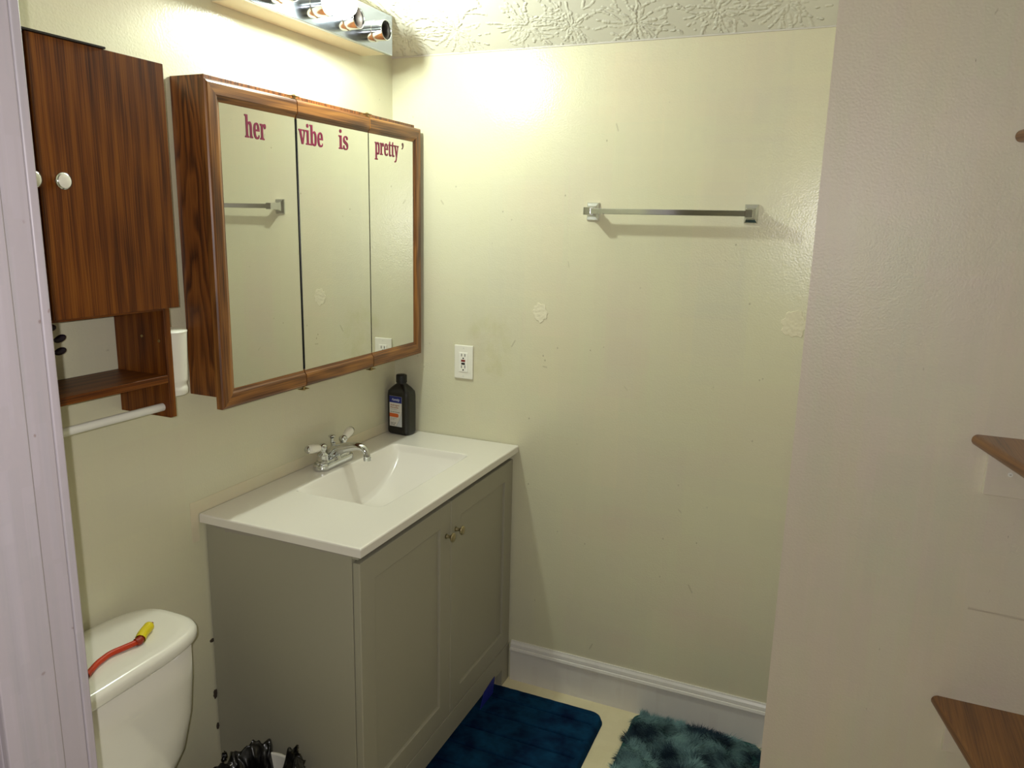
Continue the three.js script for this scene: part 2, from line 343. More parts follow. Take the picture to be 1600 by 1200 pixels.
// countertop with the moulded basin
{
  const D = 0.483, L = 0.926, T = 0.0225, X0 = 0.100, X1 = 0.386, Z0 = 0.172, Z1 = 0.690;
  const ticks = (a, b, e0, e1, n) => {
    const s = new Set([a, b]); const add = v => { if (v > a && v < b) s.add(+v.toFixed(5)); };
    for (const e of [e0, e1]) for (let i = -10; i <= 22; i++) { add(e + (e === e0 ? 1 : -1) * i * 0.0012); }
    for (let i = 0; i <= n; i++) add(a + (b - a) * i / n);
    for (const q of [0.0008, 0.002, 0.004]) { add(a + q); add(b - q); }
    return [...s].sort((p, q) => p - q);
  };
  const xs = ticks(0.002, D, X0, X1, 70), zs = ticks(0.003, L, Z0, Z1, 110);
  const R = 0.022;
  const inside = (x, z) => {                                   // distance inside a rounded rectangle
    const qx = Math.abs(x - (X0 + X1) / 2) - (X1 - X0) / 2 + R, qz = Math.abs(z - (Z0 + Z1) / 2) - (Z1 - Z0) / 2 + R;
    return -(Math.hypot(Math.max(qx, 0), Math.max(qz, 0)) + Math.min(Math.max(qx, qz), 0) - R);
  };
  const H = (x, z) => {
    const d = inside(x, z); if (d <= -0.003) { const e = Math.min(x > D - 0.005 ? D - x : 1, L - z); return e < 0.004 ? -0.004 + Math.sqrt(Math.max(0, 0.004 ** 2 - (0.004 - e) ** 2)) : 0; }
    const s = clamp((z - Z0) / (Z1 - Z0)), ramp = 0.125 * Math.pow(Math.max(0, Math.sin(Math.PI * Math.pow(s, 0.85))), 0.85) + 0.004 * sm(0, 0.006, d);
    const wallx = Math.min(sm(-0.002, 0.034, x - X0), sm(-0.002, 0.05, X1 - x));
    return -Math.min(ramp, ramp * (0.05 * sm(-0.003, 0.006, d) + 0.95 * wallx)) * sm(-0.003, 0.010, d);
  };
  const pos = [], idx = [], nx = xs.length, nz = zs.length;
  for (const z of zs) for (const x of xs) pos.push(x, CT + H(x, z), z);
  for (let j = 0; j < nz - 1; j++) for (let i = 0; i < nx - 1; i++) { const a = j * nx + i, b = a + 1, c = a + nx, d = c + 1; idx.push(a, c, b, b, c, d); }
  const ring = []; for (let i = 0; i < nx; i++) ring.push(i); for (let j = 1; j < nz; j++) ring.push(j * nx + nx - 1); for (let i = nx - 2; i >= 0; i--) ring.push((nz - 1) * nx + i); for (let j = nz - 2; j > 0; j--) ring.push(j * nx);
  const g0 = new THREE.BufferGeometry(); g0.setAttribute('position', new THREE.Float32BufferAttribute(pos, 3)); g0.setIndex(idx); g0.computeVertexNormals();
  const sp = [], si = []; ring.forEach(k => { const x = pos[3 * k], y = pos[3 * k + 1], z = pos[3 * k + 2]; sp.push(x, y, z, x, CT - T, z); });
  for (let i = 0; i < ring.length; i++) { const a = 2 * i, b = 2 * ((i + 1) % ring.length); si.push(a, b, a + 1, b, b + 1, a + 1); }
  const g1 = new THREE.BufferGeometry(); g1.setAttribute('position', new THREE.Float32BufferAttribute(sp, 3)); g1.setIndex(si);
  const g1n = g1.toNonIndexed(); g1n.computeVertexNormals();
  const us = new THREE.Shape(); us.moveTo(0.002, 0.003); us.lineTo(D, 0.003); us.lineTo(D, L); us.lineTo(0.002, L); us.closePath();
  const uh = new THREE.Path(); uh.moveTo(X0 - .004, Z0 - .004); uh.lineTo(X0 - .004, Z1 + .004); uh.lineTo(X1 + .004, Z1 + .004); uh.lineTo(X1 + .004, Z0 - .004); uh.closePath(); us.holes.push(uh);
  const g2 = new THREE.ShapeGeometry(us); g2.rotateX(Math.PI / 2); g2.translate(0, CT - T, 0);
  const t = thing('sink_top', 'white cultured marble sink top with moulded rectangular basin on the vanity', 'sink', [0, 0, 0]);
  part('counter_slab', uvm(merge([g0, g1n, g2])), M.marble, t);
  const dr = lathe([[0, 0.004], [0.014, 0.004], [0.017, 0.002], [0.021, 0.0025], [0.022, 0]], 28); dr.translate(0.235, CT - 0.1295, 0.445); part('drain', dr, M.chrome, t, 'chrome drain');
}
// faucet
{
  const FX = 0.058, FZ = 0.447, Y = CT;
  const t = thing('faucet', 'chrome centerset faucet with white porcelain lever handles behind the basin', 'faucet', [FX, Y, FZ]);
  const sh = new THREE.Shape(); sh.absellipse(0, 0, 0.03, 0.03, 0, Math.PI * 2);
  const es = roundRect(0.052, 0.165, 0.0258);
  const e = new THREE.ExtrudeGeometry(es, { depth: 0.006, bevelEnabled: true, bevelSize: 0.004, bevelThickness: 0.007, bevelSegments: 5, bevelOffset: -0.004, curveSegments: 16 });
  e.rotateX(-Math.PI / 2); e.translate(0, 0.0072, 0); const pe = part('base_plate', e, M.chrome, t);
  const e2 = new THREE.ExtrudeGeometry(roundRect(0.034, 0.15, 0.0168), { depth: 0.008, bevelEnabled: true, bevelSize: 0.003, bevelThickness: 0.004, bevelSegments: 3, bevelOffset: -0.003, curveSegments: 12 });
  e2.rotateX(-Math.PI / 2); e2.translate(0, 0.015, 0); part('base_step', e2, M.chrome, t);
  for (const s of [1, -1]) {
    const z = s * 0.051;
    const hg = new THREE.Group(); hg.name = 'handle'; hg.position.set(0, 0.020, z); t.add(hg);
    part('valve_body', lathe([[0.0195, 0], [0.0195, 0.004], [0.0165, 0.006], [0.0155, 0.020], [0.0170, 0.022], [0.0165, 0.027], [0.010, 0.030], [0.0085, 0.036], [0.0115, 0.040], [0.0135, 0.046], [0.0125, 0.053], [0.007, 0.058], [0, 0.059]], 24), M.chrome, hg);
    const dir = s > 0 ? V(-0.28, 0.10, 1).normalize() : V(-0.12, 0.34, -1).normalize();
    const o = V(0, 0.046, 0);
    const lv = aim(lathe([[0.0085, 0.010], [0.0105, 0.013], [0.0122, 0.022], [0.0138, 0.036], [0.0136, 0.046], [0.0115, 0.053], [0.0060, 0.055]], 24), o, dir);
    part('lever', lv, M.porcelain, hg, 'white porcelain lever');
    part('lever_cap', aim(lathe([[0.0115, 0.053], [0.0105, 0.057], [0.0060, 0.061], [0, 0.062]], 20), o, dir), M.chrome, hg);
  }
  const curve = new THREE.CatmullRomCurve3([V(-0.004, 0.030, 0), V(0.012, 0.046, 0), V(0.038, 0.056, -0.001), V(0.066, 0.064, -0.002), V(0.090, 0.068, -0.002), V(0.108, 0.063, -0.003), V(0.118, 0.048, -0.003), V(0.120, 0.036, -0.003)]);
  const N = 40, seg = 20, pos = [], idx = [], fr = curve.computeFrenetFrames(N);
  for (let i = 0; i <= N; i++) {
    const u = i / N, c = curve.getPointAt(u), tan = curve.getTangentAt(u), side = V(0, 0, 1), up = tan.clone().cross(side).normalize().multiplyScalar(-1);
    const rw = 0.0195 * (1 - u) ** 1.4 + 0.0098 + (u > .93 ? .0012 : 0), rh = 0.012 * (1 - u) ** 1.2 + 0.0085 + (u > .93 ? .0012 : 0);
    for (let k = 0; k < seg; k++) { const a = k / seg * 2 * Math.PI; const p = c.clone().addScaledVector(side, Math.cos(a) * rw).addScaledVector(up, Math.sin(a) * rh); pos.push(p.x, p.y, p.z); }
  }
  for (let i = 0; i < N; i++) for (let k = 0; k < seg; k++) { const a = i * seg + k, b = i * seg + (k + 1) % seg, c = a + seg, d = b + seg; idx.push(a, c, b, b, c, d); }
  const cI = pos.length / 3; const end = curve.getPointAt(1); pos.push(end.x, end.y, end.z); for (let k = 0; k < seg; k++) idx.push(N * seg + k, cI, N * seg + (k + 1) % seg);
  const g = new THREE.BufferGeometry(); g.setAttribute('position', new THREE.Float32BufferAttribute(pos, 3)); g.setIndex(idx); g.computeVertexNormals();
  part('spout', g, M.chrome, t);
  part('spout_body', lathe([[0.024, 0.020], [0.023, 0.026], [0.019, 0.032], [0.014, 0.044], [0.008, 0.056], [0.0065, 0.066], [0.0072, 0.069]], 28), M.chrome, t);
  const ae = cyl(0.0112, 0.0112, V(0.1200, 0.037, -0.003), V(0.1205, 0.028, -0.003), 20); part('aerator', ae, M.chrome, t);
  part('lift_rod', lathe([[0.0055, 0.066], [0.0045, 0.080], [0.006, 0.084], [0.0105, 0.087], [0.0110, 0.090], [0.006, 0.0925], [0, 0.093]], 20).translate(-0.004, 0, 0), M.chrome, t);
}
// brown bottle
{
  const t = thing('bottle', 'near-black plastic peroxide bottle in the corner of the sink top', 'bottle', [0.057, CT, 0.050]);
  t.rotation.y = -0.10; t.scale.set(1.18, 1.19, 1.18);
  const dark = phys({ color: 0x0c0908, roughness: 0.35, clearcoat: 0.2 });
  // sections: rounded rectangles of half width w (x), half depth d (z)
  const secs = [[0, .034, .020, .012], [0.003, .037, .0235, .013], [0.010, .0385, .025, .013], [0.115, .0385, .025, .012], [0.128, .037, .024, .012], [0.138, .028, .020, .012], [0.146, .019, .016, .012], [0.150, .0145, .0145, .0144], [0.153, .0135, .0135, .0134], [0.160, .0135, .0135, .0134]];
  const K = 48, pos = [], idx = [];
  for (const [y, w, d, r] of secs) for (let k = 0; k < K; k++) {
    const a = k / K * Math.PI * 2, q = Math.floor(k / (K / 4)), cx = [1, -1, -1, 1][q] * (w - r), cz = [1, 1, -1, -1][q] * (d - r); pos.push(cx + Math.cos(a + 0.06) * r, y, cz + Math.sin(a + 0.06) * r);
  }
  for (let i = 0; i < secs.length - 1; i++) for (let k = 0; k < K; k++) { const a = i * K + k, b = i * K + (k + 1) % K, c = a + K, d = b + K; idx.push(a, c, b, b, c, d); }
  pos.push(0, 0, 0); for (let k = 0; k < K; k++) idx.push(k, (k + 1) % K, pos.length / 3 - 1);
  const g = new THREE.BufferGeometry(); g.setAttribute('position', new THREE.Float32BufferAttribute(pos, 3)); g.setIndex(idx); g.computeVertexNormals();
  part('bottle_body', uvm(g), dark, t);
  part('cap', lathe([[0.0155, 0.153], [0.0160, 0.155], [0.0158, 0.174], [0.0145, 0.176], [0, 0.176]], 30), std({ color: 0x0a0a0b, roughness: 0.5 }), t);
  const lt = canvasTex(256, 512, (x, W, H) => {
    x.fillStyle = '#dcd9d2'; x.fillRect(0, 0, W, H);
    x.fillStyle = '#16257c'; x.fillRect(0, 0, W, 110);
    x.fillStyle = '#c9cdd2'; x.beginPath(); x.moveTo(W, 250); x.quadraticCurveTo(220, 400, 130, H); x.lineTo(W, H); x.fill();
    x.strokeStyle = '#6c6a66'; x.lineWidth = 3; x.beginPath(); x.moveTo(W, 250); x.quadraticCurveTo(220, 400, 130, H); x.stroke();
    x.fillStyle = '#dfe6f5'; x.font = 'italic bold 50px sans-serif'; x.textAlign = 'center'; x.fillText('Family', W / 2, 76);
    x.textAlign = 'left'; x.fillStyle = '#a5603a'; x.font = 'bold 40px sans-serif'; x.fillText('Hydrogen', 18, 165); x.fillText('Peroxide', 18, 205);
    x.fillStyle = '#6e5c50'; x.font = '20px sans-serif'; x.fillText('Topical Solution', 18, 232);
    x.fillStyle = '#262220'; x.font = 'bold 22px sans-serif'; x.fillText('First Aid Antiseptic', 18, 275);
    x.fillStyle = '#d9662a'; x.beginPath(); x.roundRect(0, 292, 190, 64, [0, 30, 30, 0]); x.fill();
    x.fillStyle = '#5c564f'; x.font = '17px sans-serif'; x.fillText('For treatment of', 18, 382); x.fillText('minor cuts', 18, 402);
    x.fillStyle = '#22201e'; x.font = 'bold 28px sans-serif'; x.fillText('16 FL OZ', 18, 468); x.fillText('473 mL', 18, 496);
  });
  const lg = new THREE.PlaneGeometry(0.044, 0.090); lg.translate(-0.003, 0.070, 0.02545);
  const lb = box(-0.0252, 0.0192, 0.0248, 0.1152, 0.0249, 0.0253, 0.0001, 1);
  const lp = part('label', lg, std({ map: lt, roughness: 0.5 }), t, 'white label with a blue band and orange flash');
  part('label_edge', lb, M.whitePlastic, lp);
}

// ------------------------------------------------------------------ mirrored medicine cabinet
const MX = 0.116;                                              // glass plane
{
  const t = thing('medicine_cabinet', 'oak-framed medicine cabinet with three mirror doors above the sink', 'cabinet', [0, 0, 0]);
  const O = M.oak;
  part('cabinet_box', uvm(merge([box(0.001, 0.100, 1.180, 1.905, 0.913, 0.927, 0.001), box(0.001, 0.100, 1.180, 1.905, 0.03, 0.044, 0.001), box(0.001, 0.100, 1.889, 1.905, 0.044, 0.913, 0.001), box(0.001, 0.100, 1.180, 1.196, 0.044, 0.913, 0.001), box(0.001, 0.006, 1.196, 1.889, 0.044, 0.913, 0)]), 'y'), M.oakSide, t);
  const y0 = 1.157, y1 = 1.893, zL = 0.946, zR = 0.022, f = 0.046;
  const prof = (len, cut0, cut1) => {                          // moulding: cross-section (across, out), extruded along its length with mitres
    const c = [[0, 0], [0, 0.016], [0.003, 0.019], [0.007, 0.0205], [0.030, 0.0205], [0.034, 0.019], [0.037, 0.016], [0.040, 0.0145], [f, 0.0125], [f, 0]];
    const pos = [], idx = [], n = c.length;
    for (const end of [0, 1]) for (const [a, o] of c) pos.push(end ? len - cut1 * a : cut0 * a, a, o);
    for (let i = 0; i < n; i++) { const j = (i + 1) % n; idx.push(i, j, n + i, j, n + j, n + i); }
    for (let i = 1; i < n - 1; i++) { idx.push(0, i + 1, i); idx.push(n, n + i, n + i + 1); }
    const g = new THREE.BufferGeometry(); g.setAttribute('position', new THREE.Float32BufferAttribute(pos, 3)); g.setIndex(idx); const q = g.toNonIndexed(); q.computeVertexNormals(); return q;
  };
  // local (along, across, out) -> world by basis
  const place = (g, o, al, ac, grain, off) => { const m = new THREE.Matrix4().makeBasis(al, ac, V(1, 0, 0)); m.setPosition(o); g.applyMatrix4(m); if (m.determinant() < 0) { const p = g.attributes.position.array; for (let i = 0; i < p.length; i += 9) for (let k = 0; k < 3; k++) { const q = p[i + 3 + k]; p[i + 3 + k] = p[i + 6 + k]; p[i + 6 + k] = q; } g.computeVertexNormals(); } return uvm(g, grain, off); };
  const splits = [zL, 0.641, 0.317, zR], XB = 0.1015;
  for (let i = 0; i < 3; i++) {
    const za = splits[i] - (i ? 0.0016 : 0), zb = splits[i + 1] + (i < 2 ? 0.0016 : 0), w = za - zb, d = new THREE.Group(); d.name = 'mirror_door'; t.add(d);
    const c0 = i === 0 ? 1 : 0, c1 = i === 2 ? 1 : 0;
    part('top_rail', place(prof(w, c0, c1), V(XB, y1, za), V(0, 0, -1), V(0, -1, 0), 'z', [i * .13, i * .3]), O, d);
    part('bottom_rail', place(prof(w, c0, c1), V(XB, y0, za), V(0, 0, -1), V(0, 1, 0), 'z', [i * .13 + .2, i * .3 + .1]), O, d);
    if (i === 0) part('stile', place(prof(y1 - y0, 1, 1), V(XB, y0, zL), V(0, 1, 0), V(0, 0, -1), 'y', [.1, 0]), O, d);
    if (i === 2) part('stile', place(prof(y1 - y0, 1, 1), V(XB, y0, zR), V(0, 1, 0), V(0, 0, 1), 'y', [.3, 0]), O, d);
    const ma = za - (i === 0 ? f - 0.002 : i === 1 ? 0.0030 : 0.0006), mb = zb + (i === 2 ? f - 0.002 : i === 0 ? 0.0030 : 0.0006);
    part('mirror', box(MX - 0.004, MX - 0.001, y0 + f - 0.002, y1 - f + 0.002, mb, ma, 0), M.mirror, d, 'mirror glass');
    part('mirror_backing', box(XB, MX - 0.0045, y0 + f - 0.002, y1 - f + 0.002, zb + 0.0003, za - 0.0003, 0), M.mirrorEdge, d);
  }
  for (const z of [0.641, 0.317]) for (const s of [1, -1]) {    // pivot hinges above and below the joints
    const y = s > 0 ? y1 + 0.0020 : y0 - 0.0014, h = new THREE.Group(); h.name = 'hinge'; t.add(h);
    const pl = (z0, z1, x0, x1, dy) => box(x0, x1, y + s * dy - 0.0008, y + s * dy + 0.0008, z0, z1, 0.0005, 1);
    part('hinge_leaf', pl(z - 0.030, z + 0.034, 0.099, 0.113, 0), M.brass, h);
    part('hinge_leaf', pl(z - 0.012, z + 0.016, 0.104, 0.121, 0.006), M.brass, h);
    part('pivot', cyl(0.004, 0.004, V(0.112, y - s * 0.001, z), V(0.112, y + s * 0.010, z), 14), M.brass, h);
  }
}
// sticker letters on the mirrors
const font = await new FontLoader().loadAsync('fonts/droid/droid_serif_bold.typeface.json');
{
  const mat = std({ color: 0x720836, roughness: 0.5 });
  const matDark = std({ color: 0x4a1020, roughness: 0.5 });
  const res = font.data.resolution;
  function word(str, z0, z1, base, size, labels, m = mat, group = 'letter stickers on the mirrors') {
    const k = size / res, adv = [...str].map(c => font.data.glyphs[c].ha * k), total = adv.reduce((a, b) => a + b, 0), sx = (z0 - z1) / total;
    let u = 0;
    [...str].forEach((c, i) => {
      const g = new THREE.ExtrudeGeometry(font.generateShapes(c, size), { depth: 0.0014, bevelEnabled: false, curveSegments: 5 });
      const o = single('letter_sticker', g, m, labels[i], 'sticker', group);
      g.scale(sx, 1, 1); g.rotateY(Math.PI / 2); o.position.set(MX - 0.0012, base, z0 - u * sx); u += adv[i];
    });
  }
  word('her', 0.824, 0.752, 1.783, 0.049, ['pink letter h sticker opening the word her on the left mirror', 'pink letter e sticker in the middle of her on the left mirror', 'pink letter r sticker ending the word her on the left mirror']);
  word('vibe', 0.631, 0.530, 1.788, 0.049, ['crimson letter v sticker opening the word vibe on the middle mirror', 'crimson letter i sticker second in the word vibe', 'crimson letter b sticker third in the word vibe', 'crimson letter e sticker ending the word vibe']);
  word('is', 0.462, 0.416, 1.791, 0.049, ['crimson letter i sticker of the word is on the middle mirror', 'crimson letter s sticker of the word is on the middle mirror']);
  word('pretty', 0.284, 0.152, 1.793, 0.047, ['crimson letter p sticker opening the word pretty on the right mirror', 'crimson letter r sticker second in the word pretty', 'crimson letter e sticker third in the word pretty', 'crimson first letter t sticker of the word pretty', 'crimson second letter t sticker of the word pretty', 'crimson letter y sticker ending the word pretty']);
  word('\u2019' in font.data.glyphs ? '\u2019' : "'", 0.134, 0.120, 1.793, 0.047, ['small dark apostrophe sticker after the word pretty'], matDark);
}

// ------------------------------------------------------------------ vanity light bar
{
  const y0 = 2.088, y1 = 2.199, z0 = 0.168, z1 = 0.792, X = 0.107;
  const t = thing('vanity_light', 'chrome light bar with bare bulb sockets above the mirrored cabinet', 'light fixture', [0, 0, 0]);
  part('housing', box(0.001, X - 0.012, y0 + 0.004, y1 - 0.004, z0 + 0.004, z1 - 0.004, 0.002), M.creamMetal, t, 'cream metal housing');
  part('chrome_plate', box(X - 0.013, X, y0, y1, z0, z1, 0.0015), M.plate, t, 'polished chrome front plate');
  const zs = [0.296, 0.431, 0.566, 0.701], Y = 2.128;
  for (const z of zs) {
    const g = aim(lathe([[0.0290, 0], [0.0290, 0.026], [0.0270, 0.0272], [0.0270, 0.029], [0.0275, 0.030], [0.0275, 0.060], [0.0262, 0.0615], [0.0245, 0.0605], [0.0240, 0.054]], 36), V(X, Y, z), V(1, 0, 0));
    const s = part('socket', g, M.chrome, t);
    part('socket_liner', aim(lathe([[0.0240, 0.056], [0.0190, 0.052], [0.0160, 0.030], [0.0150, 0.012], [0, 0.012]], 28), V(X, Y, z), V(1, 0, 0)), std({ color: 0x2a211b, roughness: 0.6 }), s, 'dark socket inside');
    part('socket_contact', aim(lathe([[0.007, 0.012], [0.006, 0.020], [0, 0.021]], 16), V(X, Y, z), V(1, 0, 0)), M.brass, s);
  }
  const bz = 0.566, bx = X + 0.052;
  const bulb = aim(lathe([[0.013, 0], [0.0135, 0.010], [0.018, 0.016], [0.026, 0.024], [0.0335, 0.036], [0.0370, 0.050], [0.0355, 0.064], [0.0290, 0.077], [0.0170, 0.085], [0, 0.087]], 36), V(bx, Y, bz), V(1, 0, 0));
  part('bulb', bulb, std({ color: 0xffffff, emissive: BULB.color, emissiveIntensity: 6 }), t, 'lit white bulb');
  const L = new THREE.PointLight(BULB.color, BULB.intensity, 0, 2); L.position.set(bx + 0.045, Y, bz); L.castShadow = true; L.shadow.radius = 1.4; L.name = 'bulb_light';
  t.add(L);
}

// ------------------------------------------------------------------ towel bar, outlet
{
  const t = thing('towel_bar', 'square chrome towel bar screwed to the cream back wall', 'towel bar', [0, 1.642, 0]);
  for (const [x, s] of [[0.708, 1], [1.171, -1]]) {
    const sec = [[0, .0190, .0265], [0.005, .0185, .026], [0.008, .0165, .024], [0.014, .0125, .016], [0.030, .0100, .0115], [0.048, .0105, .0115], [0.066, .0105, .0115], [0.068, .0095, .0105]];
    const pos = [], idx = [];
    for (const [z, a, b] of sec) pos.push(-a, -b, z, a, -b, z, a, b, z, -a, b, z);
    for (let i = 0; i < sec.length - 1; i++) for (let k = 0; k < 4; k++) { const p = 4 * i + k, q = 4 * i + (k + 1) % 4; idx.push(p, q, p + 4, q, q + 4, p + 4); }
    const e = 4 * (sec.length - 1); idx.push(e, e + 1, e + 2, e, e + 2, e + 3);
    const g = new THREE.BufferGeometry(); g.setAttribute('position', new THREE.Float32BufferAttribute(pos, 3)); g.setIndex(idx); const q = g.toNonIndexed(); q.computeVertexNormals(); q.translate(x, 0, 0);
    part('post', q, M.chrome, t);
  }
  part('bar', box(0.700, 1.172, -0.0080, 0.0080, 0.047, 0.063, 0.0012), M.chrome, t);
}
{
  const t = thing('wall_outlet', 'white ground-fault outlet with red and black buttons beside the mirror', 'outlet', [0.2745, 1.137, 0]);
  part('cover_plate', box(-0.035, 0.035, -0.0575, 0.0575, 0.0002, 0.006, 0.003, 3), M.whitePlastic, t);
  const r = part('receptacle', box(-0.0165, 0.0165, -0.0335, 0.0335, 0.0045, 0.0082, 0.0012), std({ color: 0xf0ede4, roughness: 0.35 }), t);
  const blk = (x0, x1, y0, y1, m, n, h = 0.0085) => part(n, box(x0, x1, y0, y1, 0.0078, h, 0.0001, 1), m, r);
  for (const o of [0.0185, -0.0215]) {
    blk(-0.0075, -0.0050, o + 0.001, o + 0.0105, M.black, 'slot'); blk(0.0050, 0.0075, o + 0.001, o + 0.0105, M.black, 'slot');
    part('slot', cyl(0.0027, 0.0027, V(0, o - 0.005, 0.0078), V(0, o - 0.005, 0.0085), 14), M.black, r);
  }
  blk(-0.0075, 0.0075, 0.0020, 0.0085, std({ color: 0x7a1c14, roughness: 0.5 }), 'reset_button', 0.0095); blk(-0.0065, 0.0065, -0.0080, -0.0020, M.black, 'test_button', 0.0095);
  for (const s of [1, -1]) part('screw', cyl(0.0032, 0.0028, V(0, s * 0.048, 0.0055), V(0, s * 0.048, 0.0068), 14), M.rod, t);
}

// ------------------------------------------------------------------ wooden wall cabinet over the toilet
{
  const t = thing('wall_cabinet', 'brown wood-grain wall cabinet with open shelf over the toilet', 'cabinet', [0, 0, 0]);
  const z0 = 1.105, z1 = 1.648, yb = 1.182, ym = 1.410, yt = 1.890, XF = 0.146, Lm = M.laminate, Ld = M.laminate;
  part('side_panel', uvm(box(0.001, XF, yb, yt, z0, z0 + 0.016, 0.001), 'y'), Ld, t);
  part('side_panel', uvm(box(0.001, XF, yb, yt, z1 - 0.016, z1, 0.001), 'y', [.2, 0]), Ld, t);
  part('top_panel', uvm(box(0.001, XF, yt - 0.016, yt, z0 + 0.016, z1 - 0.016, 0.001), 'z'), Ld, t);
  part('bottom_panel', uvm(box(0.001, XF, ym, ym + 0.016, z0 + 0.016, z1 - 0.016, 0.001), 'z', [.1, .2]), Ld, t);
  part('back_panel', uvm(box(0.001, 0.005, ym + 0.016, yt - 0.016, z0 + 0.016, z1 - 0.016, 0), 'y'), Ld, t);
  part('shelf', uvm(box(0.001, XF, 1.258, 1.274, z0 + 0.016, z1 - 0.016, 0.001), 'z', [.3, .1]), Ld, t, 'open shelf below the doors');
  part('dark_top_strip', uvm(box(0.10, 0.166, yt + 0.0005, yt + 0.0045, z0 + 0.118, z1, 0.001), 'z', [.3, 0]), std({ color: 0x1c0f08, roughness: 0.6 }), t, 'dark strip along the top');  // thin dark strip laid along the top front edge of the cabinet
  for (const [a, b, k, off] of [[z0 - 0.010, 1.372, 1.340, 0], [1.380, z1 + 0.008, 1.394, 0.1]]) {
    const d = part('door', uvm(box(XF + 0.001, 0.164, ym + 0.006, yt, a, b, 0.0015), 'y', [off, off]), Lm, t);
    const kg = aim(lathe([[0.006, 0], [0.006, 0.008], [0.0115, 0.010], [0.0148, 0.013], [0.0150, 0.017], [0.0118, 0.0185]], 28), V(0.164, 1.655, k), V(1, 0, 0));
    const kn = part('knob', kg, M.chrome, d, 'chrome-rimmed round knob');
    part('knob_face', aim(lathe([[0.0122, 0.0178], [0.0112, 0.0195], [0.006, 0.0208], [0, 0.0212]], 28), V(0.164, 1.655, k), V(1, 0, 0)), M.porcelain, kn, 'white face of the knob');
  }
  part('towel_rod', cyl(0.0085, 0.0085, V(0.124, 1.203, z0 + 0.016), V(0.124, 1.203, z1 - 0.016), 24), M.rod, t, 'white hanging rod');
  for (const [x, y] of [[0.080, 1.352], [0.128, 1.345]]) part('peg_hole', cyl(0.0032, 0.0028, V(x, y, z0 + 0.016), V(x, y, z0 + 0.0172), 14), M.brass, t);
}
// white cup hooked on the cabinet side
{
  const t = thing('cup_holder', 'white plastic cup clipped to the side of the wall cabinet', 'cup', [0.070, 1.212, 1.052]);
  const R = 0.046;
  part('cup_body', lathe([[0, 0], [0.036, 0], [0.0385, 0.002], [0.0400, 0.012], [0.0385, 0.018], [0.0365, 0.022], [0.0385, 0.028], [0.0400, 0.031], [0.0400, 0.034], [0.0405, 0.040], [0.0445, 0.138], [0.0455, 0.140], [0.0455, 0.142], [0.0435, 0.142], [0.0395, 0.04], [0, 0.034]], 40), M.whitePlastic, t);
  part('lid', lathe([[0, 0.1455], [0.030, 0.1455], [0.0445, 0.1435], [0.0445, 0.1405], [0, 0.1405]], 40), M.whitePlastic, t);
  part('clip', box(-0.012, 0.014, 0.112, 0.141, 0.0435, 0.0525, 0.002), M.whitePlastic, t);
}
// dark purple sprig standing on the cabinet's shelf
{
  const t = thing('sprig', 'dark purple leafy sprig on the cabinet shelf beside the door jamb', 'decoration', [0.07, 1.274, 1.345]);
  const m = std({ color: 0x1a0c1e, roughness: 0.55 });
  const c = new THREE.CatmullRomCurve3([V(0, 0, 0), V(0.004, 0.05, -0.006), V(0, 0.09, -0.012), V(0.002, 0.13, -0.010)]);
  part('stem', new THREE.TubeGeometry(c, 20, 0.0025, 8), m, t);
  part('stem_base', lathe([[0, 0], [0.016, 0], [0.017, 0.004], [0.006, 0.009], [0, 0.010]], 20), m, t);
  for (const [y, dz, tilt] of [[0.116, -0.030, 0.1], [0.094, -0.048, 0.35], [0.070, -0.046, 0.25], [0.10, 0.03, .2], [0.06, 0.03, .2]]) {
    const g = new THREE.SphereGeometry(1, 18, 12); const p = g.attributes.position;
    for (let i = 0; i < p.count; i++) { const z = p.getZ(i), k = 1 - 0.35 * (z + 1) / 2 * (dz < 0 ? 0 : 1); p.setXYZ(i, p.getX(i) * 0.006 * k, p.getY(i) * 0.0068 * k, z * 0.0125); }
    g.computeVertexNormals(); g.rotateX(dz < 0 ? -tilt * -1 : -tilt); g.translate(0, y, dz);
    const stemlet = cyl(0.0018, 0.0022, V(0, y - 0.004, dz * 0.15), V(0, y, dz * 0.85), 8);
    part('leaf', merge([g, stemlet]), m, t);
  }
}

// ------------------------------------------------------------------ toilet
function loft(secs, K = 64, capTop = true, capBottom = true) {   // secs: {y, x0, x1, z0, z1, e} superellipse sections
  const pos = [], idx = [];
  for (const s of secs) for (let k = 0; k < K; k++) {
    const a = k / K * Math.PI * 2, c = Math.cos(a), q = Math.sin(a), f = 2 / (s.e ?? 4);
    pos.push((s.x0 + s.x1) / 2 + Math.sign(c) * Math.abs(c) ** f * (s.x1 - s.x0) / 2, s.y, (s.z0 + s.z1) / 2 + Math.sign(q) * Math.abs(q) ** f * (s.z1 - s.z0) / 2);
  }
  for (let i = 0; i < secs.length - 1; i++) for (let k = 0; k < K; k++) { const a = i * K + k, b = i * K + (k + 1) % K, c = a + K, d = b + K; idx.push(a, c, b, b, c, d); }
  const cap = (i, flip) => { const s = secs[i]; pos.push((s.x0 + s.x1) / 2, s.y, (s.z0 + s.z1) / 2); const ci = pos.length / 3 - 1; for (let k = 0; k < K; k++) { const a = i * K + k, b = i * K + (k + 1) % K; flip ? idx.push(a, b, ci) : idx.push(b, a, ci); } };
  if (capTop) cap(secs.length - 1, false); if (capBottom) cap(0, true);
  const g = new THREE.BufferGeometry(); g.setAttribute('position', new THREE.Float32BufferAttribute(pos, 3)); g.setIndex(idx); g.computeVertexNormals(); return g;
}
const TZ = 1.349, LIDY = 0.731;
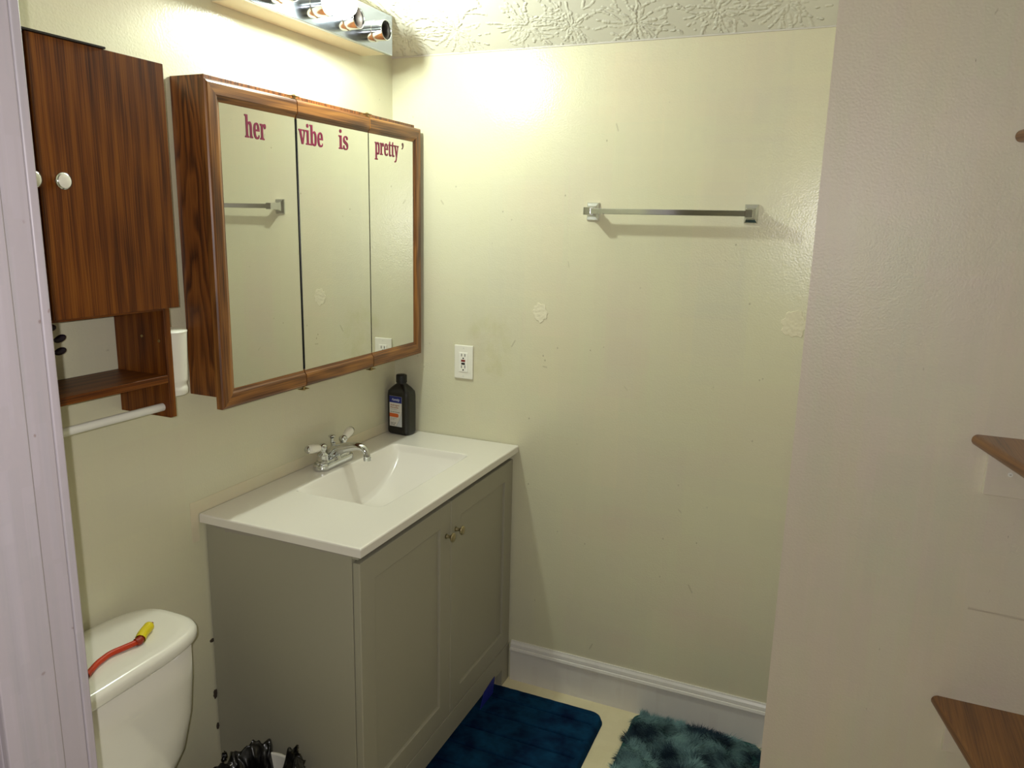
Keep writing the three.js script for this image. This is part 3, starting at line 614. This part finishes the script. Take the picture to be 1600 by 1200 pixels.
{
  const t = thing('toilet', 'white porcelain toilet whose tank stands beside the vanity', 'toilet', [0, 0, 0]);
  const P = M.porcelain, S = (y, x0, x1, h, e) => ({ y, x0, x1, z0: TZ - h, z1: TZ + h, e });
  part('tank', loft([S(0.375, 0.045, 0.175, 0.140, 3.2), S(0.395, 0.035, 0.190, 0.165, 3.4), S(0.44, 0.028, 0.202, 0.190, 3.6), S(0.52, 0.022, 0.210, 0.209, 3.8), S(0.61, 0.018, 0.214, 0.216, 4), S(0.694, 0.016, 0.216, 0.217, 4)], 72), P, t);
  part('tank_lid', loft([S(0.6945, 0.014, 0.220, 0.219, 3.6), S(0.697, 0.009, 0.227, 0.226, 3.6), S(0.703, 0.006, 0.231, 0.230, 3.6), S(0.717, 0.006, 0.231, 0.230, 3.6), S(0.725, 0.009, 0.227, 0.226, 3.5), S(0.7295, 0.015, 0.219, 0.218, 3.4), S(LIDY, 0.028, 0.205, 0.204, 3.2)], 72), P, t);
  part('bowl', loft([S(0, 0.15, 0.60, 0.10, 3), S(0.02, 0.15, 0.60, 0.105, 3), S(0.12, 0.17, 0.58, 0.10, 2.6), S(0.24, 0.15, 0.64, 0.13, 2.4), S(0.34, 0.08, 0.70, 0.172, 2.4), S(0.374, 0.05, 0.715, 0.182, 2.5)], 64), P, t);
  part('seat', loft([S(0.376, 0.225, 0.722, 0.185, 2.4), S(0.392, 0.222, 0.726, 0.188, 2.4), S(0.396, 0.225, 0.722, 0.185, 2.4)], 64), M.whitePlastic, t);
  part('seat_lid', loft([S(0.398, 0.225, 0.72, 0.184, 2.4), S(0.412, 0.225, 0.722, 0.186, 2.4), S(0.418, 0.24, 0.70, 0.170, 2.4)], 64), M.whitePlastic, t);
  const h = new THREE.Group(); h.name = 'flush_handle'; t.add(h);
  part('handle_boss', cyl(0.014, 0.012, V(0.210, 0.655, TZ + 0.165), V(0.222, 0.655, TZ + 0.165), 20), M.chrome, h);
  part('handle_lever', box(0.222, 0.229, 0.646, 0.664, TZ + 0.10, TZ + 0.175, 0.004), M.chrome, h);
}
// orange and yellow tool on the tank lid
{
  const t = thing('plastic_tool', 'bent red-orange plastic tool with yellow tip on the toilet tank', 'tool', [0.004, 0, -0.022]);
  const y = LIDY;
  const tube = (pts, r, sq) => { const d = [pts[0]]; for (let i = 1; i < pts.length - 1; i++) d.push(pts[i].clone().lerp(pts[i - 1], .15), pts[i].clone().lerp(pts[i + 1], .15)); d.push(pts[pts.length - 1]); const c = new THREE.CatmullRomCurve3(d, false, 'catmullrom', 0.1); return new THREE.TubeGeometry(c, 30, r, 10); };
  const q = [V(0.170, y + 0.007, 1.410), V(0.152, y + 0.007, 1.372), V(0.145, y + 0.007, 1.338), V(0.158, y + 0.008, 1.292), V(0.160, y + 0.0085, 1.280), V(0.148, y + 0.011, 1.262), V(0.136, y + 0.011, 1.236), V(0.133, y + 0.011, 1.229)];
  part('handle', tube(q.slice(0, 5), 0.0060), std({ color: 0xb8330a, roughness: 0.4 }), t, 'red-orange bent handle');
  part('collar', tube([q[3].clone().lerp(q[4], .3), q[4], q[5].clone().lerp(q[4], .5)], 0.0085), std({ color: 0x8e2a10, roughness: 0.5 }), t);
  part('grip', merge([tube([q[4].clone().lerp(q[5], .2), q[5], q[6]], 0.0108), new THREE.SphereGeometry(0.0108, 16, 12).translate(q[6].x, q[6].y, q[6].z)]), std({ color: 0xd8c40c, roughness: 0.45 }), t, 'yellow rounded tip');
  part('tip', cyl(0.003, 0.0022, q[6].clone().lerp(q[7], .6), q[7].clone().add(V(-0.002, 0.001, -0.008)), 10), std({ color: 0x8a3a18, roughness: 0.5 }), t);
}
// ------------------------------------------------------------------ trash can and its liner
{
  const cx = 0.245, cz = 1.034;
  const t = thing('trash_can', 'small white round trash can between the toilet and vanity', 'bin', [cx, 0, cz]);
  part('can_body', lathe([[0, 0.001], [0.070, 0.001], [0.073, 0.004], [0.088, 0.268], [0.0915, 0.272], [0.0915, 0.276], [0.0875, 0.276], [0.086, 0.270], [0.070, 0.012], [0, 0.010]], 44), M.whitePlastic, t);
  const pos = [], idx = [], K = 180, rows = 46;
  for (let j = 0; j < rows; j++) for (let k = 0; k < K; k++) {
    const v = j / (rows - 1), a = k / K * Math.PI * 2;
    // profile: inside wall, over the rim, outside skirt
    let r, y; const gap = sm(0.32, 0.12, Math.abs(((a - 4.65 + Math.PI * 3) % (Math.PI * 2)) - Math.PI));   // a spot where the rim shows
    if (v < 0.4) { const s = v / 0.4; r = 0.050 + 0.033 * s; y = 0.14 + 0.138 * s; } else if (v < 0.6) { const s = (v - 0.4) / 0.2; r = 0.083 + 0.013 * s; y = 0.278 + 0.028 * Math.sin(s * Math.PI) * (1 - gap); } else { const s = (v - 0.6) / 0.4; r = 0.096 + 0.004 * s; y = 0.276 - 0.09 * s; }
    const X = Math.cos(a), Z = Math.sin(a), f1 = n3(X * 1.7 + 4, Z * 1.7, v * 2), f2 = n3(X * 3.6, Z * 3.6, v * 6), f3 = n3(X * 9 + 5, Z * 9, v * 12);
    const rim = Math.exp(-(((v - 0.5) / 0.16) ** 2));
    y += rim * (0.016 * f1 + 0.010 * f2 + 0.0025 * f3) * (1 - gap) ;
    if (v > 0.42) r += (0.003 + 0.008 * Math.abs(f2) + 0.004 * Math.abs(f3)) * (v > .6 ? 1 : (v - .42) / .18); else r -= 0.006 * Math.abs(f2) + 0.01 * Math.abs(f1);
    if (v > 0.6) y += 0.02 * f1 * (v - .6);
    if (v < 0.75) { r += (0.078 - r) * gap * sm(0.1, 0.4, v); y += (Math.min(y, 0.235) - y) * gap * sm(0.1, 0.4, v); } else { r += (0.078 - r) * gap; y = Math.min(y, 0.235 * gap + y * (1 - gap)); }
    if (r > 0.09 && gap < 0.5) r = 0.09 + (r - 0.09) * 1.5;
    y -= 0.008 * rim;
    pos.push(X * r, y, Z * r);
  }
  for (let j = 0; j < rows - 1; j++) for (let k = 0; k < K; k++) { const a = j * K + k, b = j * K + (k + 1) % K, c = a + K, d = b + K; idx.push(a, b, c, b, d, c); }
  const g = new THREE.BufferGeometry(); g.setAttribute('position', new THREE.Float32BufferAttribute(pos, 3)); g.setIndex(idx); g.computeVertexNormals();
  const bag = thing('trash_bag', 'crumpled black plastic liner bunched over the white trash can', 'bag', [cx, 0, cz]);
  const bm = phys({ color: 0x0c0b0a, roughness: 0.28, side: THREE.DoubleSide, clearcoat: 0.5, clearcoatRoughness: 0.2 });
  part('liner', g, bm, bag);
  // two knotted ears sticking up
  for (const [a, h, w] of [[5.35, 0.034, 0.018], [3.1, 0.022, 0.02], [2.2, 0.03, 0.022]]) {
    const eg = new THREE.PlaneGeometry(w, h, 8, 10), p = eg.attributes.position;
    for (let i = 0; i < p.count; i++) { const u = p.getX(i) / w, v = p.getY(i) / h + .5; p.setXYZ(i, u * w * (1 - .55 * v) + 0.004 * n2(v * 3, a), v * h + 0.005 * n2(u * 4, a * 3), 0.006 * n3(u * 3, v * 3, a) + 0.008 * u * u * 4); }
    eg.computeVertexNormals(); eg.rotateY(-a + Math.PI / 2); eg.translate(Math.cos(a) * 0.093, 0.292, Math.sin(a) * 0.093);
    part('bag_ear', eg, bm, bag);
  }
}
// ------------------------------------------------------------------ bath mat
{
  const x0 = 0.36, x1 = 0.852, z0 = 0.080, z1 = 0.86, R = 0.045, nx = 84, nz = 560, TH = 0.020;
  const cx = (x0 + x1) / 2, cz = (z0 + z1) / 2, hw = (x1 - x0) / 2, hd = (z1 - z0) / 2;
  const sdf = (x, z) => { const qx = Math.abs(x) - hw + R, qz = Math.abs(z) - hd + R; return Math.hypot(Math.max(qx, 0), Math.max(qz, 0)) + Math.min(Math.max(qx, qz), 0) - R; };
  const pos = [], idx = [], col = [];
  const grid = (top) => {
    const base = pos.length / 3;
    for (let j = 0; j <= nz; j++) for (let i = 0; i <= nx; i++) {
      let u = i / nx * 2 - 1, v = j / nz * 2 - 1, x = u * hw, z = v * hd;
      // pull grid corners onto the rounded outline
      const ex = hw - R, ez = hd - R; if (Math.abs(x) > ex && Math.abs(z) > ez) { let dx = Math.abs(x) - ex, dz = Math.abs(z) - ez; const m = Math.max(dx, dz), l = Math.hypot(dx, dz); if (l > 0) { dx *= m / l; dz *= m / l; } x = Math.sign(x) * (ex + dx); z = Math.sign(z) * (ez + dz); }
      const d = -sdf(x, z), zz = z + hd;
      let y = 0.0005;
      if (top) {
        y = 0.001 + (TH - 0.001) * Math.sqrt(clamp(1 - (1 - clamp(d / 0.014)) ** 2));
        const ph = ((zz - 0.075) / 0.087); const gd = Math.abs(ph - Math.round(ph)) * 0.087;
        const inB = sm(0.024, 0.030, d); if (ph > -0.4) y -= 0.0155 * Math.exp(-((gd / 0.0032) ** 2)) * inB;
        y -= 0.0035 * Math.exp(-(((d - 0.027) / 0.003) ** 2));
        y += 0.0012 * fbm(x * 18, z * 18, 3);
      }
      pos.push(x, Math.max(y, 0.0005), z);
      const k = clamp(0.5 + 0.9 * fbm(x * 8 + 3, z * 8, 4) + 0.25 * fbm(x * 40, z * 40, 2));
      const a = [0.0012, 0.009, 0.036], b = [0.004, 0.042, 0.100]; col.push(...a.map((c, q) => c + (b[q] - c) * k));
    }
    for (let j = 0; j < nz; j++) for (let i = 0; i < nx; i++) { const a = base + j * (nx + 1) + i, b = a + 1, c = a + nx + 1, e = c + 1; top ? idx.push(a, c, b, b, c, e) : idx.push(a, b, c, b, e, c); }
  };
  grid(true);
  const g = new THREE.BufferGeometry(); g.setAttribute('position', new THREE.Float32BufferAttribute(pos, 3)); g.setAttribute('color', new THREE.Float32BufferAttribute(col, 3)); g.setIndex(idx); g.computeVertexNormals();
  const t = thing('bath_mat', 'navy memory-foam bath mat with stitched channels in front of the vanity', 'mat', [cx, 0, cz]);
  part('mat_cover', g, phys({ vertexColors: true, roughness: 0.9, specularIntensity: 0.15, sheen: 0.5, sheenRoughness: 0.4, sheenColor: new THREE.Color(0.01, 0.10, 0.22) }), t);
  const bs = new THREE.ExtrudeGeometry(roundRect(hw * 2 - 0.004, hd * 2 - 0.004, R), { depth: 0.002, bevelEnabled: false }); bs.rotateX(-Math.PI / 2);
  part('mat_backing', bs, M.black, t);
}
// ------------------------------------------------------------------ shag rug
{
  const x0 = 0.938, x1 = 1.345, z0 = 0.018, z1 = 0.70, R = 0.04, hw = (x1 - x0) / 2, hd = (z1 - z0) / 2;
  const t = thing('shag_rug', 'teal shaggy rug in the corner by the baseboard', 'rug', [(x0 + x1) / 2, 0, (z0 + z1) / 2]);
  const b = new THREE.ExtrudeGeometry(roundRect(hw * 2 - 0.006, hd * 2 - 0.006, R), { depth: 0.006, bevelEnabled: true, bevelSize: 0.003, bevelThickness: 0.003, bevelSegments: 3 }); b.rotateX(-Math.PI / 2); b.translate(0, 0.003, 0);
  part('rug_base', b, std({ color: 0x24504e, roughness: 0.9 }), t);
  const blade = new THREE.ConeGeometry(0.0015, 0.034, 3, 3, true); blade.translate(0, 0.017, 0);
  { const p = blade.attributes.position; for (let i = 0; i < p.count; i++) { const y = p.getY(i) / 0.034; p.setX(i, p.getX(i) + 0.016 * y * y); } blade.computeVertexNormals(); }
  const N = 42000, im = new THREE.InstancedMesh(blade, std({ color: 0xffffff, roughness: 0.8 }), N);
  const m4 = new THREE.Matrix4(), q = new THREE.Quaternion(), e = new THREE.Euler(), c = new THREE.Color();
  for (let i = 0; i < N;) {
    const x = rr(-hw, hw) * 0.985, z = rr(-hd, hd) * 0.985, qx = Math.abs(x) - hw + R, qz = Math.abs(z) - hd + R;
    if (qx > 0 && qz > 0 && Math.hypot(qx, qz) > R - 0.003) continue;
    const edge = Math.min(hw - Math.abs(x), hd - Math.abs(z)) < 0.02;
    const dir = 2.6 * fbm(x * 5 + 11, z * 5, 3) * Math.PI, lean = rr(0.25, 0.85);
    e.set(0, dir + rr(-.5, .5), 0, 'YXZ'); q.setFromEuler(e); q.multiply(new THREE.Quaternion().setFromEuler(new THREE.Euler(rr(-.25, .25), 0, -lean)));
    const s = rr(0.7, 1.15) * (edge ? 0.6 : 1); m4.compose(V(x, 0.0075, z), q, V(1, s, 1)); im.setMatrixAt(i, m4);
    const k = clamp(0.40 + 1.7 * fbm(x * 7 + 2, z * 7 + 9, 3) + rr(-.18, .18)); c.setRGB(0.004 + 0.20 * k, 0.024 + 0.34 * k, 0.045 + 0.32 * k); im.setColorAt(i, c);
    i++;
  }
  im.name = 'pile'; im.userData.kind = 'stuff'; shade(im); t.add(im);
}
// blue tape left hanging on the skirt of the vanity
{
  const s = new THREE.Shape(); s.moveTo(0.142, 0.022); s.lineTo(0.245, 0.022); s.lineTo(0.215, 0.068); s.lineTo(0.130, 0.078); s.closePath();
  const g = new THREE.ExtrudeGeometry(s, { depth: 0.0012, bevelEnabled: false }); g.rotateY(-Math.PI / 2); g.translate(VD + 0.0030, 0, 0);
  single('painter_tape', uvm(g), std({ color: 0x10208a, roughness: 0.6 }), 'scrap of blue painter tape on the vanity skirt by the navy mat', 'tape');
}
// ------------------------------------------------------------------ wooden shelves on the right
{
  const TH = 0.024, k = 0.235, ZE = 1.25;
  const cleatMat = paint(0xd2c6b8, 0.42, 1, 1, null, 0.0006);
  const lab = ['upper dark wooden shelf at eye level by the right edge', 'middle wooden shelf on the beige wall with white cleat', 'lowest wooden shelf on the beige wall near the rugs'];
  [1.803, 1.186, 0.566].forEach((y, i) => {
    const t = thing('wall_shelf', lab[i], 'shelf', [0, y - TH, 0], 'wooden shelves between the beige walls');
    const s = new THREE.Shape(); const xa = [1.704, 1.709, 1.708][i], xe = xa + k * (ZE - PZ);
    s.moveTo(xa + 0.012, -PZ); s.lineTo(RX - 0.001, -PZ); s.lineTo(RX - 0.001, -ZE); s.lineTo(xe + 0.012, -ZE); s.closePath();
    // straight body plus a bullnose along the front edge
    const g = new THREE.ExtrudeGeometry(s, { depth: TH, bevelEnabled: false }); g.rotateX(-Math.PI / 2);
    const nose = cyl(TH / 2, TH / 2, V(xa + 0.012, TH / 2, PZ + 0.0005), V(xe + 0.012, TH / 2, ZE), 24);
    part('board', uvm(merge([g, nose]), 'z', [i * .11, i * .3]), M.tread, t);
    const c0 = 1.742;
    part('cleat', uvm(box(c0, RX - 0.001, -0.100, -0.0005, PZ, PZ + 0.019, 0.0015)), cleatMat, t, 'painted wooden cleat under the shelf');
    part('screw', cyl(0.005, 0.0045, V(1.786, -0.050, PZ + 0.0185), V(1.786, -0.050, PZ + 0.0205), 16), M.rod, t);
    part('screw_slot', box(1.7845, 1.7875, -0.0505, -0.0495, PZ + 0.0204, PZ + 0.0208, 0), M.black, t);
  });
}
// ------------------------------------------------------------------ the telephone that lights and takes the picture
{
  const t = thing('smartphone', 'dark telephone at the viewpoint whose flash lights the room', 'phone', [0, 0, 0]);
  t.position.copy(camera.position); t.quaternion.copy(camera.quaternion);
  part('phone_body', box(-0.110, 0.045, -0.038, 0.036, 0.004, 0.012, 0.004, 3), std({ color: 0x16171a, roughness: 0.4 }), t);
  part('lens_ring', new THREE.TorusGeometry(0.006, 0.0012, 10, 28).translate(0, 0, 0.0035), M.chrome, t);
  const f = cyl(0.003, 0.003, V(-0.024, 0.012, 0.0042), V(-0.024, 0.012, 0.0022), 18);
  part('flash_lamp', f, std({ color: 0xffffff, emissive: FLASH.color, emissiveIntensity: 2 }), t, 'lit flash');
}
renderer.render(scene, camera);
